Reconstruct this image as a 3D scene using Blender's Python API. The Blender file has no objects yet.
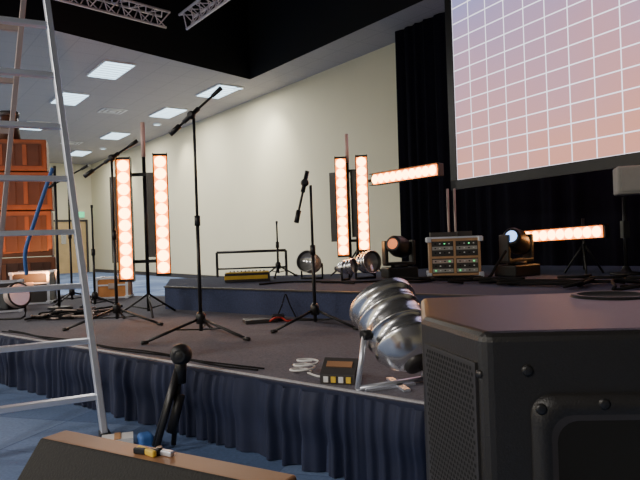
import bpy, bmesh, math, random
from mathutils import Vector, Matrix
random.seed(4)
V=Vector
# ---------------------------------------------------------------- materials
def mat(name,col,rough=0.6,metal=0.0,emis=None,estr=0.0,noise=0.0,nscale=20,bump=0.0,spec=0.5):
    m=bpy.data.materials.new(name); m.use_nodes=True
    nt=m.node_tree; b=nt.nodes['Principled BSDF']
    b.inputs['Base Color'].default_value=(*col,1); b.inputs['Roughness'].default_value=rough
    b.inputs['Metallic'].default_value=metal
    b.inputs['Specular IOR Level'].default_value=spec
    if emis: 
        b.inputs['Emission Color'].default_value=(*emis,1); b.inputs['Emission Strength'].default_value=estr
    if noise>0 or bump>0:
        tc=nt.nodes.new('ShaderNodeTexCoord'); n=nt.nodes.new('ShaderNodeTexNoise')
        n.inputs['Scale'].default_value=nscale; n.inputs['Detail'].default_value=6
        nt.links.new(tc.outputs['Object'],n.inputs['Vector'])
        if noise>0:
            mx=nt.nodes.new('ShaderNodeMix'); mx.data_type='RGBA'
            mx.inputs[6].default_value=tuple(max(0,c*(1-noise)) for c in col)+(1,)
            mx.inputs[7].default_value=tuple(min(1,c*(1+noise)) for c in col)+(1,)
            nt.links.new(n.outputs['Fac'],mx.inputs[0]); nt.links.new(mx.outputs[2],b.inputs['Base Color'])
        if bump>0:
            bp=nt.nodes.new('ShaderNodeBump'); bp.inputs['Strength'].default_value=bump; bp.inputs['Distance'].default_value=0.01
            nt.links.new(n.outputs['Fac'],bp.inputs['Height']); nt.links.new(bp.outputs['Normal'],b.inputs['Normal'])
    return m
M={}
M['cream']=mat('cream_paint',(0.80,0.74,0.53),0.8,noise=0.03,nscale=2,bump=0.05)
M['black_paint']=mat('black_paint',(0.006,0.006,0.007),0.9)
M['black']=mat('black_metal',(0.012,0.012,0.013),0.4,noise=0.2)
M['rubber']=mat('cable_rubber',(0.012,0.012,0.013),0.85,spec=0.15)
M['blackplastic']=mat('black_plastic',(0.016,0.015,0.015),0.42,noise=0.3,bump=0.15,nscale=350)
M['drape']=mat('navy_drape',(0.009,0.015,0.048),0.75,noise=0.3,nscale=8)
M['curtain']=mat('black_curtain',(0.005,0.005,0.010),0.95,noise=0.3,nscale=6,spec=.1)
M['alu']=mat('aluminium',(0.78,0.82,0.92),0.38,0.75,noise=0.08,nscale=10)
M['alu_matte']=mat('aluminium_matte',(0.5,0.40,0.36),0.5,0.4,noise=0.1)
M['chrome']=mat('polished_chrome',(0.92,0.92,0.93),0.24,0.94,noise=0.04,nscale=8)
M['truss']=mat('truss_metal',(0.85,0.72,0.72),0.5,0.2)
M['truss_dark']=mat('truss_dark',(0.03,0.03,0.03),0.6)
M['deck']=mat('deck_carpet',(0.122,0.120,0.150),0.95,noise=0.7,nscale=90,bump=0.4)
M['deck2']=mat('riser_carpet',(0.036,0.048,0.105),0.95,noise=0.5,nscale=80,bump=0.4)
M['trim']=mat('edge_strip',(0.40,0.40,0.44),0.6,noise=0.4,nscale=30)
M['bulb']=mat('hot_bulb',(1,0.7,0.4),0.3,emis=(1,0.46,0.15),estr=17)
M['reflector']=mat('glowing_reflector',(0.9,0.3,0.05),0.3,emis=(1,0.22,0.02),estr=4.5)  # orange halo of the bulbs put into the reflector as emission
M['wood']=mat('brown_ply',(0.30,0.155,0.08),0.45,noise=0.35,nscale=6)
M['orange_wood']=mat('stained_wood',(0.26,0.085,0.035),0.55,noise=0.5,nscale=5)
M['dark_wood']=mat('dark_stained_wood',(0.10,0.04,0.024),0.5,noise=0.4,nscale=6)
M['case']=mat('case_laminate',(0.50,0.29,0.15),0.5,noise=0.2)
M['casedark']=mat('case_dark',(0.04,0.035,0.035),0.5)
M['orange']=mat('orange_case',(0.65,0.27,0.08),0.6,noise=0.2)
M['white']=mat('white_plastic',(0.75,0.75,0.75),0.5,noise=0.05)
M['yellow']=mat('yellow_plastic',(0.75,0.5,0.05),0.5,noise=0.1)
M['red']=mat('red_cable',(0.5,0.03,0.02),0.5)
M['blue']=mat('blue_strap',(0.04,0.13,0.40),0.6,noise=0.1)
M['lens']=mat('blue_lens',(0.2,0.3,0.6),0.05,emis=(0.3,0.5,1),estr=3.0)
M['lensred']=mat('amber_lens',(0.5,0.2,0.1),0.05,emis=(1,0.25,0.08),estr=1.0)
M['glass']=mat('lamp_glass',(0.5,0.5,0.5),0.1,0.6)
M['led']=mat('green_led',(0.1,0.8,0.2),0.4,emis=(0.1,1,0.3),estr=1.2)
M['exit']=mat('exit_green',(0.05,0.5,0.2),0.4,emis=(0.1,0.9,0.4),estr=1.2)
M['panel']=mat('light_diffuser',(0.9,0.95,1),0.4,emis=(0.55,0.82,1),estr=3)
M['greymetal']=mat('grille_metal',(0.07,0.066,0.064),0.4,0.6)
M['grillecloth']=mat('grille_cloth',(0.013,0.012,0.011),0.8,noise=.4,nscale=200,bump=.3)
M['greybox']=mat('grey_cabinet',(0.38,0.37,0.35),0.7,noise=0.1)
M['hole']=mat('hole_black',(0.003,0.003,0.003),0.9)
M['pink']=mat('frosted_tube',(0.85,0.55,0.48),0.3)
M['doorwood']=mat('door_wood',(0.60,0.42,0.20),0.5,noise=0.2,nscale=4)

def tilemat(name,c1,c2,scale,mortar,c3,rot=0,msize=0.02,rough=0.9):
    m=bpy.data.materials.new(name); m.use_nodes=True; nt=m.node_tree; b=nt.nodes['Principled BSDF']
    b.inputs['Roughness'].default_value=rough
    tc=nt.nodes.new('ShaderNodeTexCoord'); mp=nt.nodes.new('ShaderNodeMapping'); mp.inputs['Rotation'].default_value=(0,0,rot)
    br=nt.nodes.new('ShaderNodeTexBrick'); br.offset=0.0; br.inputs['Color1'].default_value=(*c1,1); br.inputs['Color2'].default_value=(*c2,1)
    br.inputs['Mortar'].default_value=(*c3,1); br.inputs['Scale'].default_value=1.0; br.inputs['Mortar Size'].default_value=msize
    br.inputs['Brick Width'].default_value=scale; br.inputs['Row Height'].default_value=scale
    n=nt.nodes.new('ShaderNodeTexNoise'); n.inputs['Scale'].default_value=60
    mx=nt.nodes.new('ShaderNodeMix'); mx.data_type='RGBA'; mx.blend_type='MULTIPLY'; mx.inputs[0].default_value=0.5
    nt.links.new(tc.outputs['Object'],mp.inputs['Vector']); nt.links.new(mp.outputs[0],br.inputs['Vector'])
    nt.links.new(tc.outputs['Object'],n.inputs['Vector'])
    nt.links.new(br.outputs['Color'],mx.inputs[6]); nt.links.new(n.outputs['Fac'],mx.inputs[7]); nt.links.new(mx.outputs[2],b.inputs['Base Color'])
    return m
WA=math.atan2(-0.805,0.593)
M['ceil']=tilemat('ceiling_tiles',(0.56,0.52,0.51),(0.55,0.51,0.50),0.6,0.0,(0.47,0.44,0.43),-WA,0.010)
M['carpet']=tilemat('blue_carpet_tiles',(0.24,0.34,0.56),(0.08,0.14,0.30),0.5,0.0,(0.08,0.13,0.28),0.3,0.004)

# ---------------------------------------------------------------- builder
class B:
    def __init__(s,name,origin=(0,0,0)):
        s.name=name; s.o=V(origin); s.bm=bmesh.new(); s.mats=[]; s.sm=[]
    def mi(s,k):
        m=M[k]
        if m not in s.mats: s.mats.append(m)
        return s.mats.index(m)
    def face(s,vs,k,smooth=False):
        try: f=s.bm.faces.new(vs)
        except ValueError: return
        f.material_index=s.mi(k); f.smooth=smooth
    def v(s,p): return s.bm.verts.new(V(p)-s.o)
    def box(s,c,size,k,rot=None,bev=0.0):
        R=rot if rot is not None else Matrix.Identity(3)
        if isinstance(rot,(int,float)): R=Matrix.Rotation(rot,3,'Z')
        hx,hy,hz=[q/2 for q in size]
        if bev>0:
            b=min(bev,hx*.9,hy*.9,hz*.9)
            tmp=bmesh.new(); r=bmesh.ops.create_cube(tmp,size=1.0)
            for w in tmp.verts: w.co=V((w.co.x*size[0],w.co.y*size[1],w.co.z*size[2]))
            bmesh.ops.bevel(tmp,geom=list(tmp.edges),offset=b,segments=3,affect='EDGES',profile=0.5)
            mp={w:s.v(R@w.co+V(c)) for w in tmp.verts}
            for f in tmp.faces: s.face([mp[w] for w in f.verts],k)
            tmp.free(); return
        P=[s.v(R@V((x*hx,y*hy,z*hz))+V(c)) for x in(-1,1) for y in(-1,1) for z in(-1,1)]
        for q in((0,1,3,2),(4,6,7,5),(0,4,5,1),(2,3,7,6),(0,2,6,4),(1,5,7,3)): s.face([P[i] for i in q],k)
    def cyl(s,p1,p2,r,k,r2=None,n=12,cap=True):
        p1=V(p1);p2=V(p2); r2=r if r2 is None else r2
        q=(p2-p1).to_track_quat('Z','Y')
        L=[]
        for p,rr in((p1,r),(p2,r2)):
            L.append([s.v(p+q@V((rr*math.cos(2*math.pi*i/n),rr*math.sin(2*math.pi*i/n),0))) for i in range(n)])
        for i in range(n): s.face([L[0][i],L[0][(i+1)%n],L[1][(i+1)%n],L[1][i]],k,True)
        if cap: s.face(L[0][::-1],k); s.face(L[1],k)
    def lathe(s,c,axis,prof,n=32):
        c=V(c); q=V(axis).to_track_quat('Z','Y'); prev=None
        for z,r,k in prof:
            if r<1e-5: ring=[s.v(c+q@V((0,0,z)))]
            else: ring=[s.v(c+q@V((r*math.cos(2*math.pi*i/n),r*math.sin(2*math.pi*i/n),z))) for i in range(n)]
            if prev:
                for i in range(n):
                    a=prev[i%len(prev)];b_=prev[(i+1)%len(prev)];d=ring[(i+1)%len(ring)];e=ring[i%len(ring)]
                    vs=[]
                    for w in(a,b_,d,e):
                        if w not in vs: vs.append(w)
                    if len(vs)>2: s.face(vs,k,True)
            prev=ring
    def sphere(s,c,r,k,n=14,sc=(1,1,1)):
        prof=[(-r*math.cos(math.pi*i/8)*sc[2],max(0,r*math.sin(math.pi*i/8)),k) for i in range(9)]
        prof[0]=(-r*sc[2],0,k);prof[-1]=(r*sc[2],0,k)
        s.lathe(c,(0,0,1),prof,n)
    def tube(s,pts,r,k,n=6,sub=6):
        P=[V(p) for p in pts]; out=[]
        if sub>1 and len(P)>2:
            E=[2*P[0]-P[1]]+P+[2*P[-1]-P[-2]]
            for i in range(1,len(E)-2):
                for j in range(sub):
                    t=j/sub; a,b_,c,d=E[i-1],E[i],E[i+1],E[i+2]
                    out.append(0.5*((2*b_)+(c-a)*t+(2*a-5*b_+4*c-d)*t*t+(3*b_-a-3*c+d)*t**3))
            out.append(P[-1])
        else: out=P
        prev=None
        for i,p in enumerate(out):
            d=(out[min(i+1,len(out)-1)]-out[max(i-1,0)])
            if d.length<1e-6: continue
            d.normalize(); up=V((0,0,1)) if abs(d.z)<.9 else V((1,0,0))
            x=d.cross(up).normalized(); y=x.cross(d)
            ring=[s.v(p+r*(math.cos(2*math.pi*j/n)*x+math.sin(2*math.pi*j/n)*y)) for j in range(n)]
            if prev:
                for j in range(n): s.face([prev[j],prev[(j+1)%n],ring[(j+1)%n],ring[j]],k,True)
            prev=ring
    def prism(s,poly,z0,z1,k,ktop=None):
        lo=[s.v((x,y,z0)) for x,y in poly]; hi=[s.v((x,y,z1)) for x,y in poly]; n=len(poly)
        s.face(hi,ktop or k); s.face(lo[::-1],k)
        for i in range(n): s.face([lo[i],lo[(i+1)%n],hi[(i+1)%n],hi[i]],k)
    def done(s,bevel=0,parent=None):
        bmesh.ops.recalc_face_normals(s.bm,faces=s.bm.faces)
        me=bpy.data.meshes.new(s.name); s.bm.to_mesh(me); s.bm.free()
        for m in s.mats: me.materials.append(m)
        o=bpy.data.objects.new(s.name,me); o.location=s.o; bpy.context.scene.collection.objects.link(o)
        if bevel>0:
            md=o.modifiers.new('bevel','BEVEL'); md.width=bevel; md.segments=3; md.limit_method='ANGLE'
        return o
d=V((0.593,-0.805,0)); nrm=V((-0.805,-0.593,0)); W0=V((1.5,11.1,0))
def W(a,b,z=0): return W0+d*a+nrm*b+V((0,0,z))
CH=4.5
def wall(name,a0,a1,b0,b1,z0,z1,k):
    o=B(name,W((a0+a1)/2,(b0+b1)/2,(z0+z1)/2)); o.box(W((a0+a1)/2,(b0+b1)/2,(z0+z1)/2),(abs(a1-a0),abs(b1-b0),z1-z0),k,WA); return o.done()
wall('wall_back',-18.6,20,-0.2,0,0,CH,'cream')
wall('wall_left',-18.8,-18.6,-0.2,16.2,0,CH,'cream')
wall('wall_right',20,20.2,-0.2,16.2,0,CH,'cream')
wall('wall_front',-18.6,20,16,16.2,0,CH,'cream')
wall('baseboard_back',-18.6,20,0.0,0.02,0,0.12,'casedark')
f=B('floor',(0,0,0)); f.prism([tuple(W(a,b)[:2]) for a,b in((-18.8,-.2),(-18.8,16.2),(20.2,16.2),(20.2,-.2))],-0.1,0,'carpet'); f.done()
c=B('ceiling',(0,0,0))
def poly(bd,pts,z,k): bd.face([bd.v(W(a,b,z)) for a,b in pts],k)
hole=[(-3.5,1.0),(-2.4,5.2),(-1.3,9.5),(12,9.5),(12,1.0)]
poly(c,[(-18.6,0),(20,0),(20,1),(12,1),(-3.5,1),(-18.6,1)],CH,'ceil')
poly(c,[(-18.6,1),(-3.5,1),(-2.4,5.2),(-1.3,9.5),(-18.6,9.5)],CH,'ceil')
poly(c,[(12,1),(20,1),(20,9.5),(12,9.5)],CH,'ceil')
poly(c,[(-18.6,9.5),(-1.3,9.5),(12,9.5),(20,9.5),(20,16),(-18.6,16)],CH,'ceil')
poly(c,hole,6.4,'black_paint')
for i in range(5):
    p,q=hole[i],hole[(i+1)%5]; c.face([c.v(W(*p,CH)),c.v(W(*q,CH)),c.v(W(*q,6.4)),c.v(W(*p,6.4))],'black_paint')
c.done()
def farbox(bd,b,z,w,h,t,k,off=0): bd.box(W(-18.6+t/2+off,b,z),(t,w,h),k,WA)
o=B('door_1',W(-18.5,.95,1.05)); farbox(o,.95,1.05,1.3,2.1,0.06,'doorwood')
farbox(o,0.27,1.07,.08,2.2,.1,'casedark');farbox(o,1.63,1.07,.08,2.2,.1,'casedark');farbox(o,.95,2.15,1.44,.08,.1,'casedark')
farbox(o,.95,1.05,.02,2.1,.08,'casedark'); farbox(o,.7,1.5,.2,.6,.08,'glass'); farbox(o,1.2,1.5,.2,.6,.08,'glass'); o.done()
o=B('exit_sign',W(-18.5,.6,2.4)); farbox(o,.6,2.4,.5,.22,.08,'exit'); farbox(o,.6,2.4,.56,.28,.05,'white'); o.done()

def panel(x,y,w=0.6,l=1.2,power=60,col=(0.95,0.97,1)):
    o=B('ceiling_light_panel',(x,y,CH-.02)); o.box((x,y,CH-.015),(l,w,.03),'white',WA); o.box((x,y,CH-.035),(l-.06,w-.06,.012),'panel',WA)
    for i in range(-3,4): o.box(V((x,y,CH-.045))+d*(i*l/7.5),(.012,w-.06,.01),'white',WA)
    o.done()
    if power:
        L=bpy.data.lights.new('panel_lamp','AREA'); L.shape='RECTANGLE'; L.size=l*.9; L.size_y=w*.9; L.energy=power; L.color=col
        lo=bpy.data.objects.new('panel_lamp',L); lo.location=(x,y,CH-.06); lo.rotation_euler=(0,0,WA); bpy.context.scene.collection.objects.link(lo)
for x,y in((-4.0,12.2),(-2.2,14.2),(-3.88,16.3),(-6.3,19.4),(-8.7,22.7),(-5.7,14.4),(-7.9,17.4)): panel(x,y,power=85,col=(1,.96,.88))
for a,b in((-1,12.5),(4,12.5),(9,12.5),(-6,12.5),(-11,12)):  # extra ceiling panels out of view, added as fill light
    p=W(a,b); panel(p.x,p.y,.6,1.2,320,(1,.92,.82))
for x,y in((-5.2,15.9),(-8.1,20.5)):
    o=B('ceiling_vent',(x,y,CH-.01))
    for i in range(5): o.box((x,y,CH-.01-.004*i),(.6-.11*i,.6-.11*i,.012),'white' if i%2==0 else 'greybox',WA)
    o.done()
def downlight(a,b,power,tz):
    p=W(a,b,CH-.03); o=B('recessed_downlight',p); o.lathe(p,(0,0,-1),[(-.02,.12,'white'),(.01,.12,'white'),(.015,.1,'white'),(-.0,.09,'chrome'),(-.01,.0,'panel')]); o.done()
    L=bpy.data.lights.new('downlight_lamp','SPOT'); L.energy=power; L.spot_size=math.radians(80); L.spot_blend=1; L.shadow_soft_size=.08; L.color=(1,.95,.80)
    lo=bpy.data.objects.new('downlight_lamp',L); lo.location=W(a,b,CH-.08); lo.rotation_euler=(W(a,0,tz)-lo.location).to_track_quat('-Z','Y').to_euler(); bpy.context.scene.collection.objects.link(lo)
downlight(-4.2,.9,190,2.9); downlight(-9,.9,150,2.9); downlight(-14,.9,150,2.9)

# ---------------------------------------------------------------- stage
Z1,Z2=0.36,0.58
def edgeY(x): return 2.664-.838*x
o=B('lower_stage',(-1,4,0)); o.prism([(-4.6,edgeY(-4.6)),(2.4,edgeY(2.4)),(4.55,1.52),(-1.585,6.26),(-1.9,7.8),(-3.9,8.8)],0,Z1,'deck2','deck')
ed=V((1,-.838,0)).normalized(); en=V((ed.y,-ed.x,0))
def onedge(x): return V((x,edgeY(x),0))
L=(onedge(2.4)-onedge(-4.6)).length; mid=(onedge(2.4)+onedge(-4.6))/2; ang=math.atan2(ed.y,ed.x)
o.box(mid+V((0,0,Z1+.003))-en*.02,(L,.016,.008),'trim',ang)
o.box(mid+V((0,0,Z1-.02))+en*.006,(L,.012,.04),'drape',ang)
inn=-en
o.done()
o=B('upper_stage',(1,5,0)); 
o.prism([(-1.585,6.26),(4.55,1.52),(5.4,4.2),(3.7,6.9),(2.2,8.4),(.2,7.6),(-1.9,7.8)],0,Z2,'deck2','deck2')
a_=V((-1.585,6.26,0));b_=V((4.55,1.52,0)); m_=(a_+b_)/2
o.box(m_+V((0,0,Z2+.002)),((b_-a_).length,.03,.012),'casedark',math.atan2(b_.y-a_.y,b_.x-a_.x)); o.done()
def pleats(name,p0,p1,nn,z0,z1,amp,wl,k,rows=8,thick=0.02,swag=0):
    p0=V(p0);p1=V(p1);L=(p1-p0).length;dr=(p1-p0).normalized(); ob=B(name,(p0+p1)/2); ns=int(L/wl*12)
    ph=0; A=[];phs=[]
    for i in range(ns+1):
        ph+=2*math.pi/12*(0.9+0.40*math.sin(i*.037)+.3*math.sin(i*.11)); phs.append(ph)
        A.append(.7+.35*math.sin(i*.05+1)*math.sin(i*.013))
    grid=[]
    for j in range(rows+1):
        t=j/rows; row=[]
        for i in range(ns+1):
            am=amp*A[i]*(0.5+0.6*t)
            x=L*i/ns
            sw=swag*(abs(math.sin(math.pi*x/.62))**.6)*math.sin(math.pi*min(1,t*1.6))
            off=thick+amp+am*(math.sin(phs[i]+.35*math.sin(t*2.5+i*.02))+.35*math.sin(2.3*phs[i]+t))+sw
            row.append(ob.v(p0+dr*x+nn*off+V((0,0,z1+(z0-z1)*t-(.010*abs(math.sin(math.pi*x/.62)) if j==0 and swag else 0)))))
        grid.append(row)
    for j in range(rows):
        for i in range(ns): ob.face([grid[j][i],grid[j][i+1],grid[j+1][i+1],grid[j+1][i]],k,True)
    return ob.done()
pleats('stage_skirt',onedge(-4.6),onedge(2.4),en,0.005,Z1-.004,.026,.085,'drape',rows=10,swag=.022,thick=.0)
pleats('backdrop_curtain',W(.42,.35),W(10,.35),nrm,0.01,CH-.02,.06,.28,'curtain',rows=12)

# ---------------------------------------------------------------- screen
sm=bpy.data.materials.new('projected_grid'); sm.use_nodes=True; nt=sm.node_tree; pb=nt.nodes['Principled BSDF']
tc=nt.nodes.new('ShaderNodeTexCoord'); br=nt.nodes.new('ShaderNodeTexBrick'); br.offset=0
br.inputs['Scale'].default_value=1; br.inputs['Brick Width'].default_value=.30; br.inputs['Row Height'].default_value=.2; br.inputs['Mortar Size'].default_value=.007
br.inputs['Mortar Smooth'].default_value=.2
br.inputs['Mortar'].default_value=(1.6,1.6,1.8,1)
sx=nt.nodes.new('ShaderNodeSeparateXYZ'); nt.links.new(tc.outputs['Object'],sx.inputs[0])
cx=nt.nodes.new('ShaderNodeCombineXYZ'); nt.links.new(sx.outputs['X'],cx.inputs['X']); nt.links.new(sx.outputs['Z'],cx.inputs['Y'])
nt.links.new(cx.outputs[0],br.inputs['Vector'])
n=nt.nodes.new('ShaderNodeTexNoise'); n.inputs['Scale'].default_value=.5; n.inputs['Detail'].default_value=1; nt.links.new(cx.outputs[0],n.inputs['Vector'])
mr=nt.nodes.new('ShaderNodeMapRange'); mr.inputs[1].default_value=2.3; mr.inputs[2].default_value=0.3; nt.links.new(sx.outputs['Z'],mr.inputs[0])
cr=nt.nodes.new('ShaderNodeValToRGB'); cr.color_ramp.elements[0].color=(.36,.35,.68,1); cr.color_ramp.elements[1].color=(.92,.36,.26,1)
ad=nt.nodes.new('ShaderNodeMath'); ad.operation='MULTIPLY_ADD'; ad.inputs[1].default_value=1
sb=nt.nodes.new('ShaderNodeMath'); sb.operation='SUBTRACT'; sb.inputs[1].default_value=.52; nt.links.new(n.outputs['Fac'],sb.inputs[0])
nt.links.new(mr.outputs[0],ad.inputs[0]); nt.links.new(sb.outputs[0],ad.inputs[2]); nt.links.new(ad.outputs[0],cr.inputs[0])
nt.links.new(cr.outputs[0],br.inputs['Color1']); nt.links.new(cr.outputs[0],br.inputs['Color2'])
nt.links.new(br.outputs['Color'],pb.inputs['Emission Color']); pb.inputs['Emission Strength'].default_value=1.15
pb.inputs['Base Color'].default_value=(.2,.2,.2,1)
M['screen']=sm
S0=V((1.81,8.0,1.71)); sd=V((.461,-.887,0)).normalized(); SW,SH=3.9,2.9; sa=math.atan2(sd.y,sd.x)
scr=B('projection_screen',(0,0,0))
def lb(x,y,z,w,t,h,k): scr.box((x,y,z),(w,t,h),k)
lb(SW/2,0,SH/2,SW,.02,SH,'screen')
lb(SW/2,0,-.06,SW+.24,.05,.12,'black');lb(SW/2,0,SH+.06,SW+.24,.05,.12,'black');lb(-.06,0,SH/2,.12,.05,SH+.24,'black');lb(SW+.06,0,SH/2,.12,.05,SH+.24,'black')
scr.cyl((.5,.03,SH+.1),(.5,.03,6.4-S0.z),.008,'black');scr.cyl((SW-.5,.03,SH+.1),(SW-.5,.03,6.4-S0.z),.008,'black')
so=scr.done(); so.location=S0; so.rotation_euler=(0,0,sa)

# ---------------------------------------------------------------- trusses
def truss(name,p0,p1,w=.3,k='truss'):
    p0=V(p0);p1=V(p1);dr=(p1-p0).normalized(); side=dr.cross(V((0,0,1))).normalized()
    o=B(name,(p0+p1)/2); ch=[side*w/2+V((0,0,w*.45)),-side*w/2+V((0,0,w*.45)),V((0,0,-w*.4))]
    for q in ch: o.cyl(p0+q,p1+q,.022,k,n=8)
    L=(p1-p0).length; N=int(L/.3)
    for i in range(N):
        A=p0+dr*(L*i/N);Bp=p0+dr*(L*(i+.5)/N);C=p0+dr*(L*(i+1)/N)
        for u,w_ in((0,1),(1,2),(2,0)): o.cyl(A+ch[u],Bp+ch[w_],.01,k,n=6); o.cyl(Bp+ch[w_],C+ch[u],.01,k,n=6)
    for t in(.15,.85): o.cyl(p0+dr*L*t,p0+dr*L*t+V((0,0,6.4-p0.z)),.008,'black',n=6)
    return o.done()
truss('lighting_truss',W(-1.9,3.55,4.80),W(-.9,9.2,4.80),.26)
truss('lighting_truss',W(-1.95,3.15,4.86),W(1.4,3.15,4.86),.26)
truss('lighting_truss',W(-1.5,2.0,5.6),W(1.6,2.0,5.6),.3,'truss_dark')
truss('lighting_truss',W(.6,3.6,5.8),W(.6,9,5.8),.3,'truss_dark')

# ---------------------------------------------------------------- ladder
ladder_o=B('aluminium_stepladder',(-1.7,3.6,1.4))
FR=V((-1.16,3.24,0));rd=V((-.887,-.462,0)); ap=V((-1.16-.21-.20,3.24+.40-.10,3.0))
FL=FR+rd*.62; apL=ap+rd*.22
wr=math.atan2(rd.y,rd.x)
def rail(p,q,w,t,k):
    p=V(p);q=V(q);dr=(q-p).normalized(); y=dr.cross(rd).normalized(); x=y.cross(dr)
    R=Matrix((x,y,dr)).transposed(); ladder_o.box((p+q)/2,(t,w,(q-p).length),k,R,bev=.004)
rail(FR,ap,.075,.032,'alu');rail(FL,apL,.075,.032,'alu')
z=.27
for i in range(10):
    t=(z+.29*i-.05)/3.0; a=FR.lerp(ap,t);b=FL.lerp(apL,t)
    ladder_o.box((a+b)/2,((b-a).length,.055,.028),'alu',wr,bev=.004)
BR=V((-2.4,4.4,0));BL=BR+rd*.75
rail(BR,ap,.05,.03,'alu_matte');rail(BL,apL,.05,.03,'alu_matte')
for i in range(9):
    t=(.3+.29*i)/3.0; a=BR.lerp(ap,t);b=BL.lerp(apL,t)
    ladder_o.box((a+b)/2,((b-a).length,.03,.03),'alu_matte',wr)
ladder_o.box((ap+apL)/2+V((0,0,.02)),((ap-apL).length+.1,.16,.03),'alu',wr)
for q in(FR,FL,BR,BL): ladder_o.box(q+V((0,0,.02)),(.05,.09,.04),'black',wr)
ladder_o.done()

# ---------------------------------------------------------------- boom stands
def boomstand(name,base,top_z,b0,b1,R=.36,a0=0.3,straight=False,lean=(0,0)):
    base=V(base); o=B(name,base); tp=base+V((lean[0],lean[1],top_z-base.z))
    hub=base+V((0,0,.13))
    o.cyl(base+V((0,0,.05)),hub+V((0,0,.02)),.013,'black')
    o.lathe(hub,(0,0,1),[(-.03,.0,'black'),(-.03,.032,'black'),(.03,.032,'black'),(.05,.02,'black'),(.05,0,'black')],16)
    for i in range(3):
        a=a0+i*2*math.pi/3; dv=V((math.cos(a),math.sin(a),0))
        o.cyl(hub+dv*.02,base+dv*R+V((0,0,.012)),.010,'black',n=8)
        o.cyl(base+dv*(R-.03)+V((0,0,.016)),base+dv*(R+.015)+V((0,0,.013)),.013,'blackplastic',n=8)
        o.cyl(base+V((0,0,.06)),base.lerp(base+dv*R,.45)+V((0,0,.075)),.006,'black',n=6)
    m=hub.lerp(tp,.5)
    o.cyl(hub,m,.013,'black');o.cyl(m,tp,.010,'black')
    o.cyl(m-V((0,0,.05)),m+V((0,0,.02)),.02,'blackplastic')
    if b0 is not None:
        b0=V(b0);b1=V(b1); dr=(b1-b0).normalized()
        o.cyl(b0,b1,.009,'black'); q=b0+dr*((tp-b0).dot(dr))
        o.sphere(q,.03,'blackplastic'); o.cyl(q-V((0,.045,0)),q+V((0,.045,0)),.016,'black'); 
        o.cyl(q-dr*.07,q+dr*.07,.016,'black'); o.cyl(b0,b0+dr*.09,.018,'blackplastic'); o.cyl(b1-dr*.09,b1,.014,'blackplastic',r2=.017)
    else: o.cyl(tp-V((0,0,.03)),tp,.013,'black')
    return o.done()
boomstand('microphone_boom_stand',(-.83,4.22,Z1),1.86,(-.99,4.2,1.75),(-.63,4.2,2.055),.39,math.radians(-150))
boomstand('microphone_boom_stand',(-1.69,5.1,Z1),1.74,(-1.92,5.1,1.59),(-1.47,5.1,1.87),.42,math.radians(-140))
boomstand('microphone_boom_stand',(-.055,4.5,Z1),1.40,(-.165,4.42,1.13),(-.075,4.48,1.50),.34,math.radians(-150))
boomstand('microphone_boom_stand',(-2.9,7.2,Z1),1.84,(-3.13,7.2,1.72),(-2.66,7.2,1.96),.38,.4)
boomstand('microphone_stand',(-2.38,6.5,Z1),1.45,None,None,.26,.4)
boomstand('microphone_stand',(-.50,7.25,Z2),1.24,None,None,.22,.4)
o=B('pole_pair',(1.45,6.9,Z2))
for x in(1.52,1.60):
    o.cyl((x,7.3,Z2),(x,7.3,1.55),.014,'alu_matte'); o.cyl((x,7.3,Z2),(x,7.3,Z2+.02),.12,'black')
o.done()

# ---------------------------------------------------------------- lamp battens
def batten(name,p0,p1,face,nb=10,flap=1):
    p0=V(p0);p1=V(p1);ax=(p1-p0).normalized();fc=V(face); fc=(fc-ax*fc.dot(ax)).normalized(); sd_=ax.cross(fc).normalized()
    o=B(name,(p0+p1)/2); Ln=(p1-p0).length; mid=(p0+p1)/2
    R=Matrix((sd_,fc,ax)).transposed()
    o.box(mid-fc*.05,(.125,.07,Ln+.05),'black',R,bev=.005)
    o.box(mid-fc*.012,(.11,.006,Ln),'reflector',R)
    for s in(-1,1): o.box(mid+sd_*s*.062+fc*.0,(.006,.05,Ln+.05),'black',R)
    if flap:
        fd=(sd_*flap*1.0-fc*.45).normalized(); R2=Matrix((fd,fd.cross(ax)*-1,ax)).transposed()
        o.box(mid+sd_*flap*.062+fd*.035,(.07,.005,Ln*.72),'greymetal',R2)
    for i in range(nb):
        q=p0+ax*(Ln*(i+.5)/nb); 
        o.lathe(q,fc,[(-.008,.050,'reflector'),(.004,.050,'reflector'),(.004,.039,'bulb'),(.016,.027,'bulb'),(.020,0,'bulb')],16)
    return o
def pole(o,x,y,z0,ztop,R,a0=.5,tube=True):
    o.cyl((x,y,z0+.04),(x,y,ztop-.3),.017,'black'); o.cyl((x,y,ztop-.32),(x,y,ztop),.020,'pink' if tube else 'black')
    for i in range(3):
        a=a0+i*2*math.pi/3; dv=V((math.cos(a),math.sin(a),0)); b=V((x,y,z0))
        o.cyl(b+V((0,0,.20)),b+dv*R+V((0,0,.012)),.010,'black',n=8); o.cyl(b+V((0,0,.06)),b+dv*R*.6+V((0,0,.09)),.007,'black',n=6)
def tower(name,poleX,poleY,z0,ztop,bats,R=.35,a0=.5):
    o=B(name,(poleX,poleY,z0)); pole(o,poleX,poleY,z0,ztop,R,a0)
    xs=[b[0].x for b in bats]
    for zz in(bats[0][0].z+.15,bats[0][1].z-.12):
        o.box(((min(xs)+max(xs))/2,poleY-.01,zz),(max(xs)-min(xs)+.05,.025,.03),'black')
        for b in bats: o.box((b[0].x,(poleY+b[0].y-.08)/2+.06,zz),(.03,abs(poleY-b[0].y)+.02,.03),'black')
    root=o.done()
    for i,b in enumerate(bats):
        q=batten('lamp_batten_%d'%(i+1),b[0],b[1],b[2],flap=b[3]).done(); q.parent=root
        q.matrix_parent_inverse=Matrix.Translation(-V(root.location))
    return root
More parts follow.
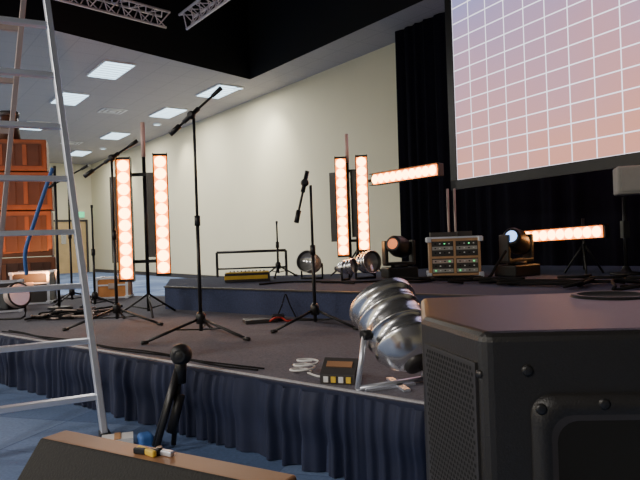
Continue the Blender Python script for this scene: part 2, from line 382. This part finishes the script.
tower('blinder_light_tower',-1.60,5.72,Z1,2.14,[(V((-1.74,5.55,.71)),V((-1.74,5.55,1.78)),(.12,-1,0),-1),(V((-1.42,5.6,.75)),V((-1.42,5.6,1.81)),(.22,-1,0),-1)],.30,.9)
tower('blinder_light_tower',.33,6.85,Z2,2.16,[(V((.25,6.7,.83)),V((.25,6.7,1.87)),(.0,-1,0),-1),(V((.475,6.7,.88)),V((.475,6.7,1.88)),(-.1,-1,0),-1)],.28,.4)
o=batten('horizontal_blinder_light',(.60,6.85,1.645),(1.17,6.12,1.655),(-.77,-.62,0),nb=10,flap=0)
o.cyl((.42,6.95,1.62),(.64,6.87,1.645),.015,'black'); 
o.cyl((.42,6.95,Z2+.1),(.42,6.95,1.7),.015,'black')
for i in range(3):
    a=i*2.09+.2; o.cyl((.42,6.95,Z2+.3),(.42+.3*math.cos(a),6.95+.3*math.sin(a),Z2+.012),.01,'black',n=6)
o.done()
o=batten('horizontal_blinder_light',(2.09,6.6,.955),(2.60,5.72,.99),(-.85,-.5,0),nb=10,flap=0)
P=V((2.52,5.93,0)); o.cyl(P+V((0,0,Z2+.05)),P+V((0,0,1.12)),.014,'black')
for i in range(3):
    a=i*2.09+.2; o.cyl(P+V((0,0,Z2+.3)),P+V((.2*math.cos(a),.2*math.sin(a),Z2+.012)),.01,'black',n=6)
o.done()

# ---------------------------------------------------------------- par cans
def parcan(o,c,axis,R,Ln,k='chrome',lens='glass'):
    ax=V(axis).normalized(); c=V(c); h=Ln/2
    pr=[(-h,0,'casedark'),(-h,.18,'casedark'),(-h,.20,'casedark'),(-h+.004,.42,k),(-h+.02,.56,k),(-h+.04,.70,k),(-h+.065,.82,k),(-h+.09,.90,k),(-h+.10,.95,k),(-h+.112,.95,k),(-h+.115,.92,k),
       (-h*.05,.95,k),(-h*.05,1.0,k),(h*.02,1.0,k),(h*.02,.96,k),(h*.45,.98,k),(h*.46,1.02,k),(h*.52,1.02,k),(h*.53,.98,k),(h*.78,.99,k),(h*.8,1.07,k),(h,1.07,k),(h,1.0,k),(h*.7,.9,'greymetal'),(h*.65,0,lens)]
    o.lathe(c,ax,[(z,r*R,kk) for z,r,kk in pr],44)
    o.lathe(c-ax*h,-ax,[(-.004,R*.38,'greymetal'),(.015,R*.36,'greymetal'),(.02,R*.28,'casedark'),(.022,0,'casedark')],20)
o=B('chrome_par_can',(.285,2.67,.55))
ax=V((-.12,.24,.24)).normalized(); cc=V((.325,2.70,.590))
parcan(o,cc,ax,.146,.35)
sidev=ax.cross(V((0,0,1))).normalized()
for s in(-1,1): o.cyl(cc+sidev*s*.14,cc+sidev*s*.18,.022,'black')
foot=V((.285,2.66,Z1+.014))
for s in(-1,1):
    t=cc+sidev*s*.168; b=foot+sidev*s*.168; o.cyl(b,t,.012,'alu',n=8)
o.cyl(foot-sidev*.17,foot+sidev*.17,.012,'alu',n=8)
o.box(foot+V((-.01,-.02,-.008)),(.24,.03,.010),'alu',.4); o.box(foot+V((.03,.02,-.008)),(.03,.24,.010),'alu',.2)
o.tube([cc-ax*.18,cc-ax*.21+V((.08,-.02,-.06)),V((.44,2.6,Z1+.01)),V((.6,2.72,Z1+.01)),V((.9,2.8,Z1+.01))],.007,'rubber')
o.done()
def smallpar(name,x,y,axis,R=.12,Ln=.28,k='chrome',lens='glass'):
    o=B(name,(x,y,Z2)); c=V((x,y,Z2+R+.06)); parcan(o,c,axis,R,Ln,k,lens); ax=V(axis).normalized(); s=ax.cross(V((0,0,1))).normalized()
    for q in(-1,1): o.cyl(V((x,y,Z2+.01))+s*q*R*1.15,c+s*q*R*1.15,.01,'black',n=6)
    o.cyl(V((x,y,Z2+.012))-s*R*1.2,V((x,y,Z2+.012))+s*R*1.2,.012,'black',n=6); o.done()
smallpar('par_can',-.10,6.7,(-.5,-1,.3),.11,.26,'greybox')
smallpar('par_can',.25,6.3,(.9,-.5,.15),.075,.20,'chrome')
smallpar('chrome_par_can',.46,6.42,(.7,-1,.1),.11,.24,'chrome','glass')
def movinghead(x,y,s,axis,lens,rz=0):
    o=B('moving_head_light',(x,y,Z2)); b=V((x,y,Z2))
    R=Matrix.Rotation(rz,3,'Z')
    o.box(b+V((0,0,.06*s)),(.36*s,.30*s,.12*s),'black',R,bev=.015*s)
    o.cyl(b+V((0,0,.12*s)),b+V((0,0,.15*s)),.1*s,'black',n=20)
    o.box(b+V((0,0,.16*s)),(.36*s,.14*s,.04*s),'blackplastic',R,bev=.01*s)
    for q in(-1,1): o.box(b+R@V((q*.165*s,0,.29*s)),(.045*s,.13*s,.28*s),'blackplastic',R,bev=.015*s)
    c=b+V((0,0,.36*s)); h=.17*s; r=.12*s
    o.lathe(c,axis,[(-h,0,'blackplastic'),(-h,r*.7,'blackplastic'),(-h*.8,r*.95,'blackplastic'),(0,r*1.05,'blackplastic'),(h*.8,r*.85,'black'),(h,r*.7,'black'),(h*1.0,r*.5,'black'),(h*.92,r*.36,lens),(h*1.02,0,lens)],24)
    o.done()
movinghead(.82,6.5,.90,(-.6,-1,.25),'lensred',.2)
movinghead(1.93,6.1,.95,(-.7,-1,.4),'lens',.5)

# rack flight case holding several units
o=B('amplifier_rack_case',(1.36,6.35,Z2)); R=Matrix.Rotation(-.15,3,'Z'); cb=V((1.36,6.35,Z2))
def rb(x,y,z,w,dd,h,k,bev=0): o.box(cb+R@V((x,y,z)),(w,dd,h),k,R,bev)
rb(0,0,.2,.46,.45,.34,'casedark')
rb(-.24,0,.2,.02,.44,.36,'case');rb(.24,0,.2,.02,.44,.36,'case');rb(0,0,.385,.50,.45,.02,'case')
for zz in(.035,.205,.375): rb(0,-.228,zz,.46,.014,.022,'case')
for x in(-.235,0,.235): rb(x,-.228,.2,.022,.014,.36,'case')
for x in(-.25,.25):
    for y in(-.225,.225):
        for zz in(.03,.38): rb(x,y,zz,.05,.05,.05,'alu',.008)
for zz in(.01,.40):
    for y in(-.225,.225): rb(0,y,zz,.53,.018,.018,'alu')
for xx in(-.118,.118):
    for i,zz in enumerate((.075,.12,.165,.25,.295,.34)):
        rb(xx,-.228,zz,.20,.012,.036,('greybox','casedark','alu_matte','casedark','greybox','greymetal')[i])
        for q in range(4): rb(xx-.07+.045*q,-.236,zz,.014,.008,.011,'led' if (q*3+i)%11==0 else 'white' if q%2 else 'hole')
rb(-.1,0,.43,.26,.3,.05,'casedark');rb(.12,.05,.43,.14,.2,.06,'casedark')
o.done()
o=B('lighting_console',(-.8,6.6,Z2)); o.box((-.8,6.75,Z2+.05),(.48,.3,.09),'casedark',0.1); o.box((-.8,6.74,Z2+.10),(.46,.26,.012),'yellow',.1)
for i in range(10): o.box((-.98+.04*i,6.70+.004*i,Z2+.112),(.012,.03,.012),'black',.1)
o.box((-.8,6.60,Z2+.05),(.46,.006,.04),'yellow',.1); o.done()
o=B('handrail',(-.9,8.25,0))
for x in(-1.38,-.46): o.cyl((x,8.25,0),(x,8.25,.88),.018,'black')
o.cyl((-1.38,8.25,.88),(-.46,8.25,.88),.018,'black'); o.cyl((-1.38,8.25,.66),(-.46,8.25,.66),.012,'black')
for x in(-1.38,-.46): o.box((x,8.25,.006),(.12,.12,.012),'black')
o.done()
o=B('speaker_on_stand',(3.0,6.0,Z2)); o.cyl((2.83,5.75,Z2+.05),(2.83,5.75,1.30),.018,'black')
o.lathe((2.83,5.75,Z2),(0,0,1),[(0,0,'black'),(0,.14,'black'),(.02,.14,'black'),(.03,.05,'black'),(.08,.025,'black')],24)
o.box((2.83,5.75,1.0),(.06,.06,.16),'black')
o.box((2.95,5.75,1.45),(.36,.26,.26),'greybox',-.3,bev=.02); o.box((2.91,5.61,1.45),(.30,.012,.20),'greybox',-.3); o.done()
random.seed(2)
o=B('cable_bundle',(1.6,5.4,Z2))
for j in range(10):
    x=.9+.25*j; y=5.60-.26*j; pts=[]
    for q in range(9):
        pts.append((x+random.uniform(-.25,.30),y+random.uniform(-.14,.28),Z2+.012+random.uniform(0,.04)))
    o.tube(pts,.012,'rubber')
for j in range(3):
    o.tube([(2.0+.2*j+.12*math.cos(t*.8),4.9-.15*j+.12*math.sin(t*.8),Z2+.012+.004*t) for t in range(16)],.012,'rubber',sub=3)
o.done()
o=B('cable_bundle',(1.4,6.0,Z2))
o.tube([(1.05,5.95,Z2+.01),(1.3,5.8,Z2+.01),(1.50,5.65,Z2+.01),(1.62,5.7,Z2+.14),(1.72,5.75,Z2+.26)],.013,'rubber')
o.tube([(.0,6.0,Z2+.012),(.4,5.85,Z2+.012),(.8,5.95,Z2+.012),(1.0,5.85,Z2+.012)],.01,'rubber')
o.tube([(-.6,6.0,Z2+.012),(-.3,6.2,Z2+.012),(.1,6.0,Z2+.012),(.3,5.7,Z2+.012)],.01,'rubber'); o.done()
o=B('stage_box_with_cables',(-.46,4.95,Z1)); o.box((-.50,4.95,Z1+.015),(.26,.16,.03),'casedark',.3,bev=.006); o.box((-.36,5.02,Z1+.025),(.1,.1,.05),'black',.1,bev=.006)
o.tube([(-.42,4.9,Z1+.01),(-.38,4.86,Z1+.04),(-.33,4.95,Z1+.03),(-.28,4.9,Z1+.01),(-.2,4.98,Z1+.01)],.008,'red')
o.tube([(-.36,5.05,Z1+.05),(-.33,5.1,Z1+.12),(-.30,5.12,Z1+.2),(-.27,5.12,Z1+.12),(-.22,5.1,Z1+.01)],.006,'rubber')
o.tube([(-.2,5,Z1+.01),(-.1,4.95,Z1+.01),(.05,4.9,Z1+.01)],.007,'rubber'); o.done()
o=B('cable_run',(-1.4,3.9,Z1))
for k_,off in(('rubber',.10),('rubber',.13)):
    o.tube([onedge(x)+inn*(off+.02*math.sin(x*9+off*40))+V((0,0,Z1+.005)) for x in[-2.6+.2*i for i in range(12)]],.0045,k_,sub=3)
o.done()
o=B('power_cube',(.08,2.76,Z1)); pc=V((.075,2.79,Z1)); R=Matrix.Rotation(-.35,3,'Z')
def pb_(x,y,z): return pc+R@V((x,y,z))
prof=[(-.06,0),(.06,0),(.06,.085),(.01,.105),(-.06,.045)]
A=[o.v(pb_(-.08,y,z)) for y,z in prof];Bv=[o.v(pb_(.08,y,z)) for y,z in prof]
o.face(A,'casedark');o.face(Bv[::-1],'casedark')
for i in range(5): o.face([A[i],A[(i+1)%5],Bv[(i+1)%5],Bv[i]],'casedark')
for i in range(4): 
    q=pb_(-.052+.035*i,-.0628,.022); o.box(q,(.022,.006,.026),'white' if i%2==0 else 'yellow',R)
o.box(pb_(0,-.022,.082),(.12,.03,.006),'wood',R@Matrix.Rotation(math.atan2(.06,.07),3,'X'))
o.done()
o=B('white_cable_coil',(-.05,2.92,Z1))
o.tube([(-.12+.055*math.cos(t*.7)+.002*t,3.0+.05*math.sin(t*.7),Z1+.006+.0025*t) for t in range(26)],.0055,'white',sub=3); 
o.tube([(-.08,2.97,Z1+.006),(-.04,2.90,Z1+.006),(-.02,2.86,Z1+.01)],.005,'white'); o.done()

o=B('folded_light_stand',(-.75,3.08,0))
hd=V((-.705,3.06,.46)); o.sphere(hd,.055,'blackplastic'); o.cyl(hd+V((0,-.05,0)),hd+V((0,.05,0)),.03,'black')
o.cyl(hd,hd+V((-.01,0,-.14)),.03,'black'); 
for dx,dy in((-.09,-.08),(-.03,.03),(-.12,.0)):
    o.cyl(hd+V((-.01,0,-.05)),V((-.73+dx,3.04+dy,.012)),.019,'black',r2=.013,n=8)
o.cyl(hd+V((-.01,0,-.2)),V((-.765,3.05,.08)),.024,'blackplastic'); o.done()

# ---------------------------------------------------------------- foreground PA speaker
C_=V((.223,.87));Lc=V((.172,1.08));Bk=V((.222,1.40));BR_=V((.9,1.40));Rc=V((.9,.82))
poly5=[C_,Rc,BR_,Bk,Lc]
TZ=.862
o=B('pa_loudspeaker',(.5,1.1,0)); o.prism([tuple(p) for p in poly5],.02,TZ,'blackplastic'); 
main=o.done(bevel=.014)
o=B('details',(.5,1.1,0))
def facepanel(P,Q,t0,t1,z0,z1,th,k):
    u=(Q-P).normalized(); nn=V((u.y,-u.x)); 
    a=P+u*t0+nn*th;b=P+u*t1+nn*th;a2=P+u*t0-nn*.004;b2=P+u*t1-nn*.004
    vs=[o.v((*a,z0)),o.v((*b,z0)),o.v((*b,z1)),o.v((*a,z1)),o.v((*a2,z0)),o.v((*b2,z0)),o.v((*b2,z1)),o.v((*a2,z1))]
    for q in((0,1,2,3),(0,4,5,1),(1,5,6,2),(2,6,7,3),(3,7,4,0)): o.face([vs[i] for i in q],k)
gl=(C_-Lc).length
facepanel(Lc,C_,.018,gl-.018,.1,TZ-.045,.004,'greymetal')
u=(C_-Lc).normalized();nn=V((u.y,-u.x))
sp=.0095; r_=.0034; row=0; z=.42
while z<TZ-.055:
    t=.028+(sp/2 if row%2 else 0)
    while t<gl-.026:
        p=Lc+u*t+nn*.0046; vs=[]
        for i in range(6):
            a=i*math.pi/3; q=p+u*(r_*math.cos(a)); vs.append(o.v((q.x,q.y,z+r_*math.sin(a))))
        o.face(vs,'hole'); t+=sp
    z+=sp*.866; row+=1
u2=(Rc-C_).normalized(); n2=V((u2.y,-u2.x))
def rr(t0,t1,z0,z1,r,th,seg=6):
    out=[]
    for cx_,cz_,s0 in((t1-r,z1-r,0),(t0+r,z1-r,1),(t0+r,z0+r,2),(t1-r,z0+r,3)):
        for i in range(seg+1):
            a=math.pi/2*(s0+i/seg); p=C_+u2*(cx_+r*math.cos(a))+n2*th; out.append(o.v((p.x,p.y,cz_+r*math.sin(a))))
    return out
rings=[(rr(.062,.40,.44,.775,.03,-.001),None),(rr(.064,.398,.442,.773,.03,.008),'blackplastic'),(rr(.088,.374,.466,.747,.03,.009),'blackplastic'),(rr(.098,.364,.476,.737,.03,.001),'casedark')]
for i in range(1,4):
    A=rings[i-1][0];Bq=rings[i][0];n_=len(A)
    for j in range(n_): o.face([A[j],A[(j+1)%n_],Bq[(j+1)%n_],Bq[j]],rings[i][1],True)
o.face(rings[3][0],'hole')
p=C_+u2*.12+n2*.006;q=C_+u2*.34+n2*.006; o.cyl((*p,.60),(*q,.60),.012,'blackplastic')
for t,z in((.075,.756),(.387,.756),(.075,.46),(.16,.762),(.06,.808),(.30,.808)):
    p=V((*(C_+u2*t+n2*.0),z)); o.lathe(p,(n2.x,n2.y,0),[(0,.008,'greymetal'),(.010 if z<.79 else .003,.008,'greymetal'),(.012 if z<.79 else .005,.005,'black'),(.011 if z<.79 else .004,0,'black')],14)
for z in(TZ-.06,.5): 
    q=V((*(Lc+u*(gl-.012)),z)); o.lathe(q,(nn.x,nn.y,0),[(0,.006,'greymetal'),(.004,.005,'greymetal'),(.004,0,'black')],10)
o.lathe((.60,1.29,TZ),(0,0,1),[(0,.08,'blackplastic'),(.005,.075,'blackplastic'),(.005,.065,'casedark'),(.001,.06,'hole'),(.001,0,'hole')],28)
dt=o.done(); dt.parent=main; dt.matrix_parent_inverse=Matrix.Translation(-V(main.location))
o=B('feet',(.5,1.1,0))
for x,y in((.3,.95),(.8,.92),(.3,1.30),(.8,1.30)): o.cyl((x,y,0),(x,y,.022),.025,'black')
ft=o.done(); ft.parent=main; ft.matrix_parent_inverse=Matrix.Translation(-V(main.location))

# ---------------------------------------------------------------- floor monitor wedge lower-left
o=B('floor_monitor_wedge',(-.3,.95,0))
a=V((-.555,1.32));b=V((-.05,1.02)); u=(b-a).normalized(); k=V((u.y,-u.x))
ml=(b-a).length; TW=.616
prof=[(0,0),(0,TW),(.062,TW),(.34,.28),(.34,0)]
def mp(t,w,z): q=a+u*t+k*w; return (q.x,q.y,z)
A=[o.v(mp(0,w,z)) for w,z in prof];Bv=[o.v(mp(ml,w,z)) for w,z in prof]
o.face(A,'wood');o.face(Bv[::-1],'wood'); ks=['wood','wood','grillecloth','blackplastic','wood']
for i in range(5): o.face([A[i],A[(i+1)%5],Bv[(i+1)%5],Bv[i]],ks[i])
o.done(bevel=.006)
o=B('folding_pliers',(-.32,1.15,.61)); c0=a+u*.30+k*.03; ry=math.atan2(u.y,u.x)
for s,kk in((.2,'black'),(-.2,'yellow')): o.box((c0.x-.02,c0.y+.0,TW+.0065),(.055,.009,.012),kk,ry+s,bev=.003)
o.box((c0.x+.02,c0.y-.01,TW+.0055),(.03,.012,.010),'alu',ry,bev=.003); o.cyl((c0.x+.004,c0.y-.004,TW),(c0.x+.004,c0.y-.004,TW+.015),.006,'black'); o.done()
o=B('cardboard_carton',(-1.06,3.05,0)); o.box((-1.04,3.08,.03),(.15,.11,.06),'white',.3); o.box((-1.04,3.08,.062),(.03,.11,.003),'case',.3); o.done()
o=B('blue_cloth',(-.92,2.99,0)); o.box((-.90,3.08,.035),(.07,.09,.07),'blue',.5,bev=.018); o.box((-.90,3.07,.012),(.10,.12,.02),'blue',.1,bev=.008); o.done()

# ---------------------------------------------------------------- left background stack and cases
o=B('wooden_cabinet_stack',(-3.95,8.3,Z1)); tb=V((-3.95,8.1,0))
rr_=Matrix.Rotation(.35,3,'Z')
def t_(x,y,z,w,dd,h,k,bev=0): o.box(tb+rr_@V((x,y,0))+V((0,0,z)),(w,dd,h),k,rr_,bev)
zc=Z1
for i,(h,w_) in enumerate(((.55,.92),(.60,.86),(.50,.90),(.42,.80))):
    t_(0,0,zc+h/2,w_,.46,h-.015,'orange_wood',.012)
    t_(0,-.235,zc+h/2,w_-.12,.012,h-.14,'dark_wood')
    for q in range(5): t_(-.28+.14*q,-.245,zc+h/2,.05,.014,h-.16,'orange_wood' if q%2 else 'dark_wood')
    zc+=h
o.cyl(tb+V((-.05,0,zc)),tb+V((-.05,0,zc+.32)),.13,'dark_wood',r2=.10,n=20); o.cyl(tb+V((-.05,0,zc+.32)),tb+V((-.05,0,zc+.38)),.12,'casedark',n=20)
o.done()
L=bpy.data.lights.new('uplight','SPOT'); L.energy=120; L.color=(1,.38,.12); L.spot_size=1.3; L.spot_blend=.6
lo=bpy.data.objects.new('amber_uplight_lamp',L); lo.location=(-3.1,6.9,.62); lo.rotation_euler=(V((-3.95,8.1,1.5))-lo.location).to_track_quat('-Z','Y').to_euler(); bpy.context.scene.collection.objects.link(lo)
def flightcase(name,x,y,z,w,dd,h,rz,k):
    o=B(name,(x,y,z)); R=Matrix.Rotation(rz,3,'Z'); c=V((x,y,z+h/2)); o.box(c,(w,dd,h),k,R)
    for sx_ in(-1,1):
        for sy in(-1,1):
            o.box(c+R@V((sx_*w/2,sy*dd/2,0)),(.025,.025,h+.01),'alu',R)
            for sz in(-1,1): o.box(c+R@V((sx_*w/2,sy*dd/2,sz*h/2*.97)),(.05,.05,.04),'alu',R,bev=.008)
        for sz in(-1,1): o.box(c+R@V((sx_*w/2,0,sz*h/2)),(.02,dd,.02),'alu',R); o.box(c+R@V((0,sx_*dd/2,sz*h/2)),(w,.02,.02),'alu',R)
    o.box(c+R@V((0,-dd/2-.004,h*.15)),(w*.98,.012,.02),'alu',R); o.box(c+R@V((0,-dd/2-.008,h*.1)),(.08,.02,.07),'alu_matte',R,bev=.005)
    o.done()
flightcase('flight_case',-2.62,7.85,Z1+.015,.36,.3,.24,.1,'orange')
flightcase('flight_case',-3.35,6.55,Z1+.015,.32,.3,.3,.4,'casedark')
flightcase('flight_case',-3.45,7.45,Z1+.015,.4,.4,.36,.2,'casedark')
o=B('fresnel_lantern',(-3.0,5.9,Z1)); c=V((-2.90,5.75,Z1+.2)); ax=V((.9,-.5,.25)).normalized()
o.box(c,(.22,.2,.2),'black',-.5,bev=.02); o.lathe(c,ax,[(.08,.11,'alu_matte'),(.16,.12,'alu_matte'),(.16,.1,'greymetal'),(.15,0,'glass')],24)
o.tube([c+V((-.14,0,0)),c+V((-.14,0,-.17)),c+V((0,0,-.19)),c+V((.14,0,-.17)),c+V((.14,0,0))],.01,'black',sub=3); o.done()
o=B('cable_bundle',(-2.6,6.1,Z1))
random.seed(7)
for j in range(8):
    o.tube([(-2.5+random.uniform(-.2,.5),5.85+random.uniform(-.3,.3),Z1+.012+random.uniform(0,.05)) for _ in range(8)],.009,'rubber' if j%3 else 'alu_matte')
o.done()
o=B('blue_hanging_strap',(-2.9,6.5,1.2)); o.tube([(-2.84,6.65,1.87),(-2.92,6.6,1.6),(-3.05,6.6,1.25),(-3.14,6.6,.98),(-3.16,6.65,.74)],.02,'blue'); 
o.cyl((-2.84,6.70,Z1),(-2.84,6.70,1.9),.015,'black'); o.cyl((-2.84,6.70,Z1),(-2.84,6.70,Z1+.02),.12,'black'); o.done()

w=bpy.data.worlds.new('w'); bpy.context.scene.world=w; w.use_nodes=True; w.node_tree.nodes['Background'].inputs[0].default_value=(.05,.05,.06,1)
cam=bpy.data.cameras.new('cam'); cam.lens=34.875; cam.clip_end=100; cam.clip_start=.05
co=bpy.data.objects.new('camera',cam); bpy.context.scene.collection.objects.link(co)
co.matrix_world=Matrix.Translation((0,0,1.0))@Matrix.Rotation(math.radians(90),4,'X')@Matrix.Rotation(math.radians(-2),4,'Z')
bpy.context.scene.camera=co
